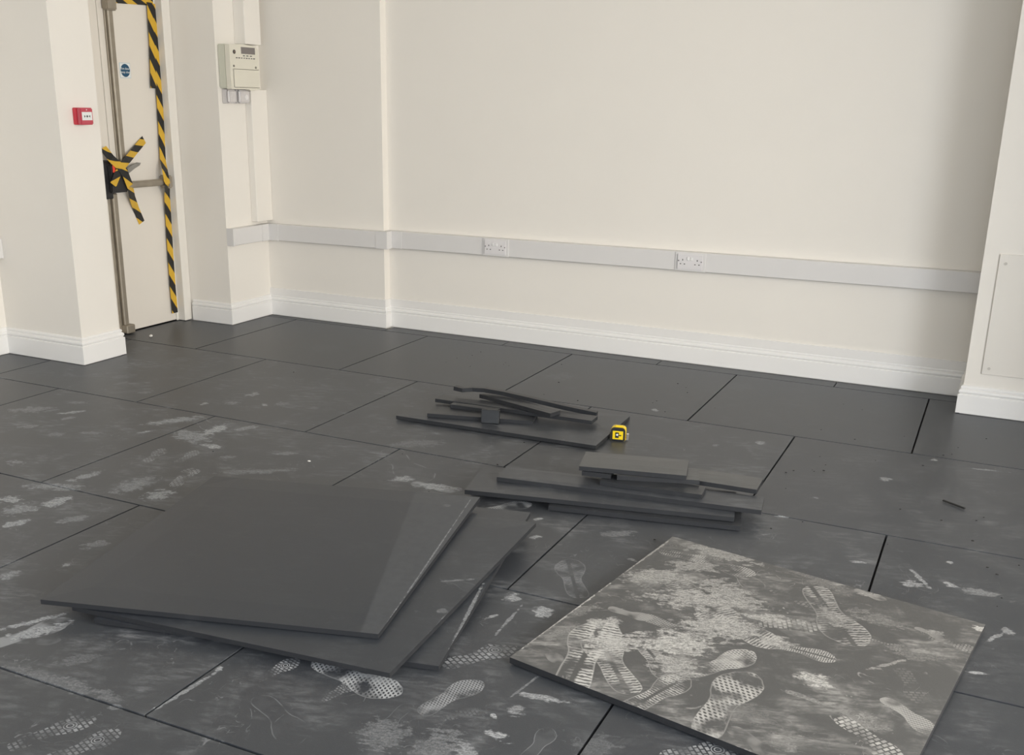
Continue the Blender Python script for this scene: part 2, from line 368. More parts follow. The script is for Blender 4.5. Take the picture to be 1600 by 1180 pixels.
# (px end, px end, width m, strength)
FS = [(100,628,137,629,.05,.22),(10,640,95,638,.10,.25),(88,646,138,641,.04,.38),(92,656,117,650,.04,.28),(28,666,64,665,.06,.25),(72,678,105,678,.06,.22),(122,675,160,676,.04,.22),
 (15,726,33,718,.08,.25),(213,677,240,671,.03,.5),(225,662,322,650,.09,.33),(275,672,322,690,.14,.28),(318,680,355,662,.08,.42),(315,693,348,700,.05,.5),(175,770,240,745,.13,.24),
 (222,780,270,765,.10,.6),(105,752,160,735,.06,.3),(35,757,135,762,.07,.3),(0,785,30,775,.10,.4),(75,785,115,775,.07,.45),(60,790,110,782,.07,.4),(0,825,45,810,.06,.45),(0,800,60,790,.12,.3),
 (85,815,145,805,.06,.24),(125,855,170,845,.07,.24),(95,883,115,880,.03,.4),(0,905,25,890,.06,.3),(-10,1003,112,972,.06,.45),(0,983,100,958,.03,.4),(85,1035,160,1025,.05,.12),
 (385,618,406,613,.05,.36),(352,628,375,630,.08,.24),(313,632,325,628,.03,.4),(410,630,416,634,.03,.45),(430,630,455,630,.08,.2),(360,672,405,665,.06,.3),(425,708,465,707,.05,.22),
 (340,715,372,712,.05,.2),(340,738,465,733,.06,.2),(610,748,648,746,.07,.35),(650,757,715,763,.07,.5),(600,695,700,690,.10,.15),(833,812,850,808,.02,.45),(828,840,845,837,.03,.4),
 (978,870,995,876,.02,.35),(785,935,812,930,.06,.36),(833,955,865,955,.07,.55),(757,966,782,958,.015,.5),(815,945,775,990,.012,.25),(848,1050,795,1090,.010,.2),(940,835,1000,830,.06,.16),
 (750,1137,800,1158,.035,.38),(790,1112,820,1108,.05,.25),(768,1120,777,1118,.03,.5),(810,1083,885,1096,.03,.35),(710,1175,745,1170,.08,.3),(345,1045,226,1116,.016,.30),(335,1046,350,1040,.03,.7),
 (1328,876,1358,878,.02,.35),(1420,885,1455,920,.02,.3),(1410,911,1442,911,.05,.32),(1473,905,1495,918,.04,.34),(1495,920,1565,928,.05,.2),(1566,985,1584,985,.05,.26),(1540,1003,1568,987,.015,.3),
 (1510,1048,1545,1052,.015,.4),(1480,879,1488,877,.03,.36),(1375,750,1393,747,.05,.26),(1270,775,1280,778,.03,.3),(1212,805,1233,808,.02,.85),(1452,717,1465,718,.03,.3),(1505,730,1575,737,.02,.25),
 (1020,638,1028,642,.04,.5),(1180,690,1198,693,.06,.32),(1112,694,1124,696,.04,.25),(0,1036,190,1096,.06,.16),(168,1098,190,1108,.03,.2),(172,590,215,585,.10,.13),(265,560,300,562,.12,.12),
 (180,600,200,595,.05,.16),(216,614,240,610,.05,.22),(480,545,540,540,.25,.08),(850,590,900,585,.15,.10),(1130,600,1180,605,.2,.07),(640,1165,720,1180,.2,.16),(905,1180,960,1150,.1,.1),(560,1140,640,1150,.15,.15)]
def fprints():
    out = []
    for k, x0, y0, x1, y1, s in FP:
        a, b2 = onz(x0, y0), onz(x1, y1); d = b2-a
        out.append((k, (a+b2)/2, math.atan2(d.y, d.x)-math.pi/2, d.length, min(1., s*1.5)))
    return out
def fsmears():
    out = []
    for x0, y0, x1, y1, w, s in FS:
        a, b2 = onz(x0, y0), onz(x1, y1); d = b2-a
        out.append(((a+b2)/2, math.atan2(d.y, d.x), d.length/2*1.25, w/2*1.25, min(1., s*2.4)))
    return out
PR, SM = fprints(), fsmears()
ROWS = [5.661, 4.666, 3.657, 2.651, 1.625, .62, -.385, -1.39, -2.395]
COLS = [[-5.245, -4.241, -3.223, -2.231, -1.236, -.224, .780, 1.785, 2.79, 3.80, 4.80],
        [-5.745, -4.738, -3.721, -2.720, -1.726, -.729, .276, 1.281, 2.285, 3.29, 4.29],
        [-5.24, -4.236, -3.231, -2.222, -1.232, -.219, .786, 1.790, 2.795, 3.80, 4.80],
        [-5.74, -4.735, -3.73, -2.725, -1.722, -.718, .287, 1.29, 2.295, 3.30, 4.30]]
OBST = [(.799, .951, 4.719, YB+.1), (XL-.3, PLX+.018, PLY0-.018, PLY1+.018), (RPX0-.018, RPX1+.018, RPY-.018, YB+.1), (-6, XN+.018, YN-.018, 7), (-6, XD+.004, 4.3, 5.4)]
XMIN, XMAX = XL+.018, XR-.001
GAP = .0038
def tile_mesh(x0, x1, y0, y1, T=.02):
    xs = {x0, x1}; ys = {y0, y1}; hit = []
    for o in OBST:
        if o[0] < x1 and o[1] > x0 and o[2] < y1 and o[3] > y0:
            hit.append(o)
            for v in o[:2]:
                if x0 < v < x1: xs.add(v)
            for v in o[2:]:
                if y0 < v < y1: ys.add(v)
    xs = sorted(xs); ys = sorted(ys); bm = bmesh.new(); vv = {}
    cx, cy = (x0+x1)/2, (y0+y1)/2
    def V(x, y):
        if (x, y) not in vv: vv[x, y] = bm.verts.new((x-cx, y-cy, 0))
        return vv[x, y]
    fs = []
    for i in range(len(xs)-1):
        for j in range(len(ys)-1):
            mx, my = (xs[i]+xs[i+1])/2, (ys[j]+ys[j+1])/2
            if any(o[0] < mx < o[1] and o[2] < my < o[3] for o in hit): continue
            fs.append(bm.faces.new((V(xs[i], ys[j]), V(xs[i+1], ys[j]), V(xs[i+1], ys[j+1]), V(xs[i], ys[j+1]))))
    if not fs: bm.free(); return None, cx, cy
    if len(fs) > 1: bmesh.ops.dissolve_faces(bm, faces=fs)
    for v in [v for v in bm.verts if not v.link_faces]: bm.verts.remove(v)
    top = bm.faces[:]
    ins = bmesh.ops.inset_region(bm, faces=top, thickness=.003, use_even_offset=True)
    inner = [f for f in bm.faces if f not in ins['faces']]
    outer_edges = [e for e in bm.edges if e.is_boundary]
    for e in outer_edges:
        for v in e.verts: v.co.z = -.003
    ex = bmesh.ops.extrude_edge_only(bm, edges=outer_edges)
    for v in [g for g in ex['geom'] if isinstance(g, bmesh.types.BMVert)]: v.co.z = -T
    return bm, cx, cy
PLAIN_TILE = [rubber('floor_rubber_%d' % i, haze=h) for i, h in enumerate((.08, .11, .14))]
for ri in range(len(ROWS)-1):
    y1, y0 = ROWS[ri]-GAP, ROWS[ri+1]+GAP
    if ri == 7: y0 = YF+.02
    C = COLS[ri if ri < 4 else (2 if ri % 2 == 0 else 3)]
    for ci in range(-1, len(C)-1):
        a = C[ci]+GAP if ci >= 0 else -9
        b2 = C[ci+1]-GAP
        x0, x1 = max(a, XMIN), min(b2, XMAX)
        if ci >= 0: a0 = a
        if x1-x0 < .03: continue
        bm, cx, cy = tile_mesh(x0, x1, y0, y1)
        if bm is None: continue
        hx, hy = (x1-x0)/2, (y1-y0)/2
        pr = [(k, p.x-cx, p.y-cy, an, L, s) for k, p, an, L, s in PR if abs(p.x-cx) < hx+L*.5 and abs(p.y-cy) < hy+L*.5]
        sm = [(p.x-cx, p.y-cy, an, hl, hw, s) for p, an, hl, hw, s in SM if abs(p.x-cx) < hx+hl*abs(math.cos(an))+hw and abs(p.y-cy) < hy+hl*abs(math.sin(an))+hw]
        dusty = .26 if (cx < -2.0 and cy < 4.2) else (.19 if (cx < -.6 and cy < 4.2) else (.12 if cy < 4.2 else .08))
        if ri >= 5: mt = PLAIN_TILE[2]
        elif pr or sm: mt = rubber('floor_rubber_marked', pr, sm, haze=dusty)
        else: mt = PLAIN_TILE[1] if cy < 4.6 else PLAIN_TILE[0]
        t = link('rubber_tile', bm, mt, floor); t.location = (cx, cy, 0)
# cut strips along the back wall
sx = [-3.545, -2.70, -1.707, -.708, RPX0-.019]
for i in range(4):
    bm, cx, cy = tile_mesh(sx[i]+(.0025 if i else 0), sx[i+1]-(.0025 if i < 3 else 0), ROWS[0]+GAP, YB-.021)
    t = link('rubber_tile', bm, PLAIN_TILE[0], floor); t.location = (cx, cy, 0)
bm, cx, cy = tile_mesh(XN+.02, -3.552, ROWS[0]+GAP, YP-.021)
t = link('rubber_tile', bm, PLAIN_TILE[0], floor); t.location = (cx, cy, 0)
bm, cx, cy = tile_mesh(.952, XR-.001, ROWS[0]+GAP, YB-.021)
t = link('rubber_tile', bm, PLAIN_TILE[0], floor); t.location = (cx, cy, 0)

# ------------------------------------------------------------------ door
door = struct(empty('door_1', (XD, 4.80, 0)))
def dpart(name, bm, mat, parent=None, smooth=False):
    """geometry given in world metres"""
    bmesh.ops.translate(bm, verts=bm.verts[:], vec=-Vector(door.location))
    return link(name, bm, mat, parent or door, smooth)
DH = 1.985
dpart('door_leaf', bx(XD-.045, XD, 4.40, 4.795, .004, DH, bev=.002), M_DOOR)
leaf = dpart('door_leaf', bx(XD-.045, XD, 4.800, 5.252, .004, DH, bev=.002), M_DOOR)
fb = bmesh.new(); box(fb, -5.0, XFR, 5.255, YN-.002, 0, 2.045, bev=.003); dpart('door_jamb', fb, M_FRAME)
dpart('door_jamb', bx(-5.0, XFR, PLY1+.002, 4.397, 0, 2.045, bev=.003), M_FRAME)
dpart('door_head', bx(-5.0, XFR, 4.397, 5.255, 1.99, 2.045, bev=.003), M_FRAME)
dpart('door_stop', bx(XD+.001, XD+.012, 5.238, 5.2545, 0, 1.99, bev=.002), M_FRAME)
# panic bolt: vertical rods, bracket, keep, push bar, latch case
ub = bmesh.new(); box(ub, XD, XD+.030, 4.853, 4.893, 1.02, 1.90, bev=.006); upper = dpart('bolt_rod', ub, M_STEEL)
dpart('rod_channel', bx(XD, XD+.012, 4.842, 4.852, 1.02, 1.97, bev=.002), M_STEEL)
dpart('rod_bracket', bx(XD, XD+.045, 4.832, 4.915, 1.895, 1.965, bev=.008, seg=2), M_STEEL)
lb = bmesh.new(); box(lb, XD, XD+.030, 4.762, 4.800, .05, .86, bev=.006); dpart('bolt_rod', lb, M_STEEL)
dpart('rod_channel', bx(XD, XD+.010, 4.744, 4.759, .01, .86, bev=.002), M_STEEL)
dpart('floor_keep', bx(XD, XD+.055, 4.752, 4.822, .002, .055, bev=.006), M_STEEL)
case = bmesh.new(); box(case, XD, XD+.060, 4.725, 4.865, .865, 1.03, bev=.008, seg=2)
case = dpart('latch_case', case, M_BLACKP)
cb = bmesh.new(); box(cb, XD, XD+.04, 4.695, 4.76, .83, 1.055, bev=.006); dpart('case_flange', cb, M_BLACKP, None)
rb = bx(XD+.06, XD+.066, 4.745, 4.765, .985, 1.03, bev=.002); dpart('indicator', rb, M_ORANGE)['label'] = 'small orange red tab on the latch case'
pb = bmesh.new(); box(pb, XD+.040, XD+.068, 4.85, 5.20, .885, .925, bev=.008, seg=2); dpart('push_bar', pb, M_STEEL)
hb = bmesh.new(); box(hb, XD, XD+.075, 5.185, 5.228, .865, .945, bev=.008, seg=2); dpart('bar_bracket', hb, M_STEEL)
lv = bmesh.new()
lev = [(4.86, 1.005), (4.90, 1.022), (4.95, 1.035), (4.975, 1.032), (4.965, 1.018), (4.92, 1.000), (4.87, .975)]
v1 = [lv.verts.new((XD+.055, y, z)) for y, z in lev]; v2 = [lv.verts.new((XD+.064, y, z)) for y, z in lev]
lv.faces.new(v1); lv.faces.new(v2[::-1])
for i in range(len(lev)): lv.faces.new((v1[i], v1[(i+1) % len(lev)], v2[(i+1) % len(lev)], v2[i]))
dpart('release_lever', lv, plain('grey_metal', (.30, .29, .27), .4, metal=.5, noise=.08))

# hazard tape strips
def tape(label, pts, w, phase=0., period=.157, th=.0007, side=1, flip=1):
    """pts: (y, z, x) centre line on the door plane; ribbon lies facing +x"""
    bm = bmesh.new(); uvl = bm.loops.layers.uv.new('UVMap')
    P = [Vector((x, y, z)) for y, z, x in pts]; n = len(P); L = [0]
    for i in range(n-1): L.append(L[-1]+(P[i+1]-P[i]).length)
    org = P[0].copy(); rows = []
    for i in range(n):
        d = (P[min(i+1, n-1)]-P[max(i-1, 0)]); d.x = 0; d.normalize()
        s = Vector((0, d.z, -d.y))*-1
        rows.append([P[i]+s*w/2-org, P[i]-s*w/2-org])
    fr = [[bm.verts.new(q+Vector((th, 0, 0))) for q in r] for r in rows]; bk = [[bm.verts.new(q) for q in r] for r in rows]
    def quad(a, b2, c, d2, uv):
        f = bm.faces.new((a, b2, c, d2))
        for lp, t in zip(f.loops, uv): lp[uvl].uv = t
    for i in range(n-1):
        t0, t1 = L[i]/period+phase, L[i+1]/period+phase
        u0, u1 = (0, 1) if flip > 0 else (1, 0)
        quad(fr[i][0], fr[i][1], fr[i+1][1], fr[i+1][0], [(u0, t0), (u1, t0), (u1, t1), (u0, t1)])
        quad(bk[i][0], bk[i+1][0], bk[i+1][1], bk[i][1], [(u0, t0), (u0, t1), (u1, t1), (u1, t0)])
        quad(fr[i][0], fr[i+1][0], bk[i+1][0], bk[i][0], [(u0, t0), (u0, t1), (u0, t1), (u0, t0)])
        quad(fr[i][1], bk[i][1], bk[i+1][1], fr[i+1][1], [(u1, t0), (u1, t0), (u1, t1), (u1, t1)])
    o = link('hazard_tape', bm, M_TAPE); o.location = org
    tag(o, label, 'tape', 'hazard tape on the fire door')
    return o
X0 = XD+.0016
def D(px, py, x): p = onx(px, py, x); return (p.y, p.z, x)
tape('long yellow and black hazard tape running full height beside the door frame',
     [D(241, 6, XD+.0145), D(245, 70, XD+.0145), D(248.5, 140, XD+.0145), D(252, 200, XD+.0145), D(254.5, 250, XD+.02), D(258, 268, XD+.077), D(261.5, 288, XD+.077), D(261, 305, XD+.03), D(263, 340, XD+.0145), D(266.5, 400, XD+.0145), D(270, 450, XD+.0145), D(273.5, 489, XD+.0145)], .052, phase=.12)
tape('short upper hazard tape overlapping the long strip, ending above the door bar',
     [D(234, 4, XD+.0155), D(238, 70, XD+.0155), D(240, 138, XD+.0155)], .050, phase=.42)
tape('horizontal hazard tape stuck along the top edge of the door',
     [(4.93, 1.962, XD+.003), (5.10, 1.968, XD+.003), (5.24, 1.972, XD+.013)], .045, phase=.3, flip=-1)
XT = XD+.069
tape('hazard tape crossing the latch case, slanting up to its upper free end',
     [D(225, 218, X0), D(211, 235, XD+.02), D(199, 250, XD+.055), D(190, 261, XT), D(183, 274, XT), D(177, 289, XT)], .050, phase=.75, flip=-1, period=.135)
tape('hazard tape crossing the latch case and hanging down the door below the bar',
     [D(161, 231, XT-.03), D(174, 248, XT+.001), D(187, 260, XT+.002), D(196, 272, XT+.002), D(203, 290, XT+.001), D(207, 310, XD+.03), D(213, 328, X0), D(221.5, 348, X0)], .052, phase=.15, flip=1)

# fire door sign
p0 = onx(186, 98, XD); p1 = onx(204.5, 122, XD)
sg = empty('fire_door_sign', (XD, (p0.y+p1.y)/2, (p0.z+p1.z)/2)); hw = .043
tag(sg, 'small square white sign with blue disc stuck on the door', 'sign')
link('sign_plate', bx(.0002, .0016, -hw, hw, -hw, hw, bev=.0004), M_PALEBLUE, sg)
link('sign_face', bx(.0016, .0020, -hw*.94, hw*.94, -hw*.94, hw*.94), M_WHITEP, sg)
link('sign_disc', cyl(bmesh.new(), (.0023, 0, 0), (1, 0, 0), hw*.86, .0006, 40), M_BLUE, sg)
text_obj('Fire door', .0185, M_WHITEP, sg, (.0028, 0, .010), (R(90), 0, R(90)))
text_obj('keep shut', .0185, M_WHITEP, sg, (.0028, 0, -.010), (R(90), 0, R(90)))

# ------------------------------------------------------------------ fire call point on the pillar
cp = empty('fire_alarm_call_point', (PLX, 4.218, 1.318))
tag(cp, 'red square fire alarm call point mounted on the white pillar', 'fire alarm')
link('back_box', bx(0, .030, -.043, .043, -.043, .043, bev=.003, seg=2), M_RED, cp)
link('front_cover', bx(.030, .057, -.043, .043, -.043, .043, bev=.005, seg=2), plain('red_cover', (.52, .07, .10), .3), cp)
wp_ = link('break_panel', bx(.057, .0578, -.034, .034, -.020, .022, bev=.0006), M_WHITEP, cp)
cyl_b = bmesh.new(); cyl(cyl_b, (.0583, 0, 0), (1, 0, 0), .0055, .001, 20); link('dot_mark', cyl_b, M_GREYT, wp_)
for s in (-1, 1):
    ar = bmesh.new(); a1 = [ar.verts.new((x, s*y, z)) for x in (.0579, .0587) for y, z in ((.010, 0), (.020, .006), (.020, -.006))]
    ar.faces.new(a1[:3]); ar.faces.new(a1[3:])
    for i in range(3): ar.faces.new((a1[i], a1[(i+1) % 3], a1[3+(i+1) % 3], a1[3+i]))
    link('arrow_mark', ar, M_GREYT, wp_)
link('indicator_light', cyl(bmesh.new(), (.0575, 0, .033), (1, 0, 0), .003, .001, 14), M_WHITEP, cp)

# ------------------------------------------------------------------ electricity meter and trunking on the nib
mt_ = empty('electricity_meter', (XN, 5.485, 1.478))
tag(mt_, 'pale cream electricity meter with grey display mounted near wall corner', 'meter')
link('meter_case', bx(0, .060, -.142, .142, 0, .258, bev=.006, seg=2), M_METER, mt_)
fcv = bmesh.new()
pf = [(-.142, -.004), (-.07, -.004), (.03, -.004), (.05, -.012), (.085, -.012), (.10, -.004), (.142, -.002), (.142, .235), (.12, .252), (0, .262), (-.142, .256)]
a1 = [fcv.verts.new((.058, y, z)) for y, z in pf]; a2 = [fcv.verts.new((.090, y*.97, z)) for y, z in pf]
fcv.faces.new(a1); fcv.faces.new(a2)
for i in range(len(pf)): fcv.faces.new((a1[i], a1[(i+1) % len(pf)], a2[(i+1) % len(pf)], a2[i]))
mc = link('front_cover', fcv, M_METERW, mt_)
link('lower_cover', bx(.088, .093, -.112, .135, .006, .115, bev=.004, seg=2), M_METERW, mt_)
link('display', bx(.0895, .0915, -.030, .105, .205, .245, bev=.001), M_LCD, mt_)
kb = bmesh.new(); cyl(kb, (.0915, -.095, .214), (1, 0, 0), .012, .003, 24); kn = link('button_ring', kb, M_GREYT, mt_)
link('button', cyl(bmesh.new(), (.0935, -.095, .214), (1, 0, 0), .006, .002, 20), plain('brown_button', (.22, .15, .11), .4), mt_)
for y, z in ((-.105, .132), (.105, .128)): link('cover_screw', cyl(bmesh.new(), (.0915, y, z), (1, 0, 0), .007, .003, 14), plain('screw_grey', (.2, .19, .16), .5), mt_)
random.seed(3)
for yy0, yy1, z, n in ((-.02, .08, .194, 3), (-.085, .105, .180, 8)):
    for i in range(n):
        c = yy0+(yy1-yy0)*(i+.5)/n; w_ = (yy1-yy0)/n*random.uniform(.25, .4)
        link('printed_mark', bx(.0899, .0903, c-w_, c+w_, z-.0028, z+.0028), M_GREYT, mt_)
for i, (y0_, y1_, d_) in enumerate(((5.360, 5.438, .055), (5.455, 5.560, .062))):
    jb = empty('cable_box', (XN, (y0_+y1_)/2, 1.389))
    tag(jb, ('smaller translucent grey cable box under the left end of the meter', 'translucent grey cable box with round knockout under the middle of the meter')[i], 'cable box', 'cable boxes under the meter')
    hw_ = (y1_-y0_)/2
    link('box_body', bx(0, d_*.6, -hw_, hw_, 0, .082, bev=.004, seg=2), M_CLEAR, jb)
    link('box_lid', bx(d_*.6, d_, -hw_+.002, hw_-.002, .002, .080, bev=.008, seg=3), M_CLEAR, jb)
    if i: link('knockout', cyl(bmesh.new(), (d_+.001, .012, .038), (1, 0, 0), .016, .004, 24), plain('knockout_white', (.75, .73, .72), .3), jb)
tag(link('vertical_trunking', bx(XN, XN+.085, 5.510, 5.664, 1.742, H-.001, bev=.003), M_WALL), 'white vertical cable trunking rising from the top of the meter', 'trunking')
tag(link('vertical_trunking', bx(XN, XN+.050, 5.580, YP-.001, .642, 1.478-.004, bev=.003), M_WALL), 'white vertical cable trunking between meter and horizontal trunking', 'trunking')

# dado trunking along the walls
def tz(x): return .517+(x+4.05)*.0082
def trunk_run(label, loc): return tag(empty('dado_trunking', loc), label, 'trunking')
def dpt(name, path, d=.05, z0=0., z1=.107, bev=.003, par=None):
    bm = sweep([(x, y, tz(x)) for x, y in path], rect_prof(d, z0, z1, bev))
    bmesh.ops.translate(bm, verts=bm.verts[:], vec=-Vector(par.location)); return link(name, bm, M_PVC, par)
t1 = trunk_run('long white horizontal trunking on the back wall carrying both twin sockets', (-2, YB, 0))
dpt('trunking_cover', [(RPX0-.0005, YB), (XPE+.0005, YB)], par=t1)
dpt('corner_cover', [(XPE+.125, YB), (XPE+.053, YB)], .0525, -.0015, .1085, .002, t1)
t2 = trunk_run('white horizontal trunking across the shallow pier between two wall corners', (-4, YP, 0))
dpt('trunking_cover', [(XPE+.050, YP-.0001), (XN+.0005, YP)], par=t2)
dpt('corner_cover', [(XPE+.0525, YP+.0095), (XPE+.0525, YP-.05), (XPE-.03, YP-.05)], .0025, -.0015, .1085, .0005, t2)
dpt('corner_cover', [(XN+.125, YP), (XN+.052, YP)], .0525, -.0015, .1085, .002, t2)
t3 = trunk_run('short white horizontal trunking with end cap below the electricity meter', (XN, 5.5, 0))
dpt('trunking_cover', [(XN, YP-.051), (XN, YN+.004)], par=t3)
dpt('corner_cover', [(XN, YP-.0505), (XN, YP-.12)], .0525, -.0015, .1085, .002, t3)
dpt('end_cap', [(XN, YN+.014), (XN, YN-.001)], .053, -.002, .109, .002, t3)
dl = empty('dado_trunking', (XL, 2, 0)); tag(dl, 'white dado trunking end on the wall left of the pillar', 'trunking')
bm = sweep([(XL+.0005, PLY0-.001), (XL+.0005, 2.5)], rect_prof(.05, .543, .652)); bmesh.ops.translate(bm, verts=bm.verts[:], vec=-Vector(dl.location)); link('trunking_cover', bm, M_PVC, dl)

# twin sockets
def socket(cx, cz, label):
    s = empty('twin_socket', (cx, YB-.05, cz)); tag(s, label, 'socket', 'white twin sockets on the dado trunking')
    link('mounting_frame', bx(-.088, .088, -.0045, 0, -.0535, .0535, bev=.0015), M_PVC, s)
    fp = link('face_plate', bx(-.073, .073, -.0125, -.0045, -.043, .043, bev=.003, seg=2), M_SOCK, s)
    for sx_ in (-1, 1):
        cxx = sx_*.042
        for dx, dz, w_, h_ in ((sx_*.0, .010, .0045, .009), (-.0115, -.013, .0075, .0045), (.0115, -.013, .0075, .0045)):
            link('pin_slot', bx(cxx+dx-w_/2, cxx+dx+w_/2, -.0130, -.0123, dz-h_/2, dz+h_/2), M_DARK, fp)
        link('rocker_switch', bx(sx_*.010-.0075, sx_*.010+.0075, -.0165, -.0120, .008, .028, bev=.0015), plain('switch_white', (.80, .79, .78), .3), fp)
        link('plate_screw', cyl(bmesh.new(), (sx_*.0655, -.0128, .004), (0, 1, 0), .0035, .0014, 14), plain('screw_dark', (.12, .11, .11), .5), fp)
    return s
socket(-2.795, tz(-2.8)+.0535, 'white twin socket on the trunking, the one closer to the wall pier')
socket(-1.573, tz(-1.57)+.0535, 'white twin socket on the trunking, the one closer to the access panel')

# access panel on right pillar
ap = empty('access_panel', (.28, RPY, .2)); tag(ap, 'flat white access panel screwed to the right-hand pillar', 'panel')
link('panel_board', bx(-.277, .277, -.009, 0, .006, .592, bev=.0015), plain('panel_white', (.76, .725, .665), .55, noise=.006, scale=4), ap)
for x in (-.247, .247):
    for z in (.037, .549):
        sc = bmesh.new(); cyl(sc, (x, -.0105, z), (0, 1, 0), .007, .004, 16, .005); link('screw', sc, plain('painted_screw', (.55, .52, .47), .4), ap)

# ------------------------------------------------------------------ loose mats and offcuts
def sheet(name, label, c, T, mat, n=10, sag=0., lift=None):
    """c: four top corners FL, FR, BR, BL (world); object frame = FL corner, x along front edge"""
    o0 = c[0].copy(); d = c[1]-c[0]; a = math.atan2(d.y, d.x)
    Mi = Matrix.Rotation(-a, 4, 'Z') @ Matrix.Translation(Vector((-o0.x, -o0.y, 0)))
    q = [Mi @ p for p in c]
    bm = bmesh.new(); top = []; bot = []
    for j in range(n+1):
        rt = []; rb_ = []
        for i in range(n+1):
            s, t = i/n, j/n
            p = q[0]*(1-s)*(1-t)+q[1]*s*(1-t)+q[2]*s*t+q[3]*(1-s)*t
            p.z -= sag*math.sin(math.pi*t)*(1-.3*s)
            e = .0022 if (i in (0, n) or j in (0, n)) else 0
            rt.append(bm.verts.new((p.x, p.y, p.z-e))); rb_.append(bm.verts.new((p.x, p.y, p.z-T)))
        top.append(rt); bot.append(rb_)
    for j in range(n):
        for i in range(n):
            bm.faces.new((top[j][i], top[j][i+1], top[j+1][i+1], top[j+1][i]))
            bm.faces.new((bot[j][i], bot[j+1][i], bot[j+1][i+1], bot[j][i+1]))
    for i in range(n):
        for q4 in ((top[0][i+1], top[0][i], bot[0][i], bot[0][i+1]), (top[n][i], top[n][i+1], bot[n][i+1], bot[n][i]),
                   (top[i][0], top[i+1][0], bot[i+1][0], bot[i][0]), (top[i+1][n], top[i][n], bot[i][n], bot[i+1][n])):
            bm.faces.new(q4).material_index = 1          # side faces: weaker light near the floor painted in as darker rubber
    o = link(name, bm, [mat, M_EDGE_SHADE]); o.location = (o0.x, o0.y, 0); o.rotation_euler = (0, 0, a)
    return o, Mi
def rect(fl, ang, L, W, z, zr=None):
    a = R(ang); e = Vector((math.cos(a), math.sin(a), 0)); f = Vector((-e.y, e.x, 0)); p = Vector((fl[0], fl[1], z)); zz = Vector((0, 0, (zr-z) if zr is not None else 0))
    return [p, p+e*L+zz, p+e*L+f*W+zz, p+f*W]

# dust on the loose dirty mat
dc = [onz(796.5, 1026, .021), None, onz(1540, 975, .021), onz(1051, 837.6, .021)]
dc[1] = dc[0]+dc[2]-dc[3]
DA = math.atan2((dc[1]-dc[0]).y, (dc[1]-dc[0]).x)
DMi = Matrix.Rotation(-DA, 4, 'Z') @ Matrix.Translation(Vector((-dc[0].x, -dc[0].y, 0)))
DP = [('hex', 1095, 1150, 1172, 1050, .62), ('wave', 885, 1082, 945, 970, .75), ('wave', 985, 1085, 930, 985, .62), ('wave', 975, 1110, 1075, 1055, .60), ('wave', 1000, 1000, 1060, 1068, .62),
      ('hex', 1068, 1055, 1180, 1020, .62), ('wave', 1090, 955, 1220, 1012, .62), ('lug', 1160, 970, 1285, 980, .60), ('lug', 1195, 915, 1290, 950, .28), ('wave', 1268, 915, 1340, 1012, .50),
      ('smooth', 1335, 920, 1385, 938, .45), ('wave', 1205, 1005, 1308, 1032, .58), ('lug', 1350, 1000, 1430, 1018, .38), ('smooth', 1430, 980, 1475, 1000, .40), ('lug', 1450, 995, 1530, 1018, .36),
      ('outline', 1205, 1110, 1262, 1168, .6), ('smooth', 1140, 1135, 1225, 1195, .34), ('lug', 1310, 1120, 1410, 1195, .70), ('hex', 1380, 1090, 1462, 1148, .48), ('smooth', 1305, 1105, 1355, 1130, .34),
      ('smooth', 835, 1005, 878, 1036, .42), ('smooth', 950, 950, 1020, 968, .45), ('hex', 1080, 870, 1180, 900, .48), ('wave', 1030, 860, 1130, 880, .45), ('outline', 1130, 880, 1190, 925, .45),
      ('lug', 990, 905, 1080, 940, .42), ('wave', 1050, 905, 1150, 985, .50), ('hex', 1000, 960, 1090, 1000, .42), ('outline', 1360, 1030, 1420, 1050, .3), ('lug', 1405, 1040, 1440, 1100, .22), ('hex', 905, 1000, 970, 1040, .5)]
DS = [(1060, 850, 1185, 880, .10, .50), (1040, 880, 1130, 890, .08, .45), (960, 900, 1100, 905, .12, .55), (1000, 930, 1180, 945, .14, .58), (1100, 905, 1190, 960, .16, .50), (1060, 975, 1200, 985, .16, .62),
      (985, 1000, 1120, 1010, .14, .72), (900, 1010, 1010, 1000, .10, .70), (1150, 960, 1260, 975, .07, .60), (1180, 1000, 1240, 1005, .08, .62), (1010, 1035, 1100, 1045, .12, .58), (1243, 1052, 1310, 1075, .075, .75),
      (930, 985, 960, 965, .09, .65), (1280, 945, 1330, 990, .06, .42), (1340, 925, 1378, 932, .04, .45), (1440, 985, 1475, 990, .05, .40), (1310, 1115, 1390, 1140, .10, .32), (1200, 1150, 1260, 1165, .08, .30),
      (1215, 1075, 1300, 1105, .02, .35), (1360, 1045, 1420, 1030, .015, .40), (805, 1019, 960, 905, .014, .85), (960, 905, 1051, 840, .010, .6), (940, 1090, 1050, 1132, .014, .5), (1100, 1155, 1180, 1176, .02, .55), (1525, 985, 1538, 978, .04, .8),
      (1320, 950, 1420, 985, .08, .26), (1380, 1010, 1480, 1030, .10, .22), (850, 1000, 900, 975, .05, .34), (870, 965, 950, 940, .05, .30), (1240, 890, 1330, 930, .08, .24), (1120, 1090, 1200, 1130, .10, .20)]
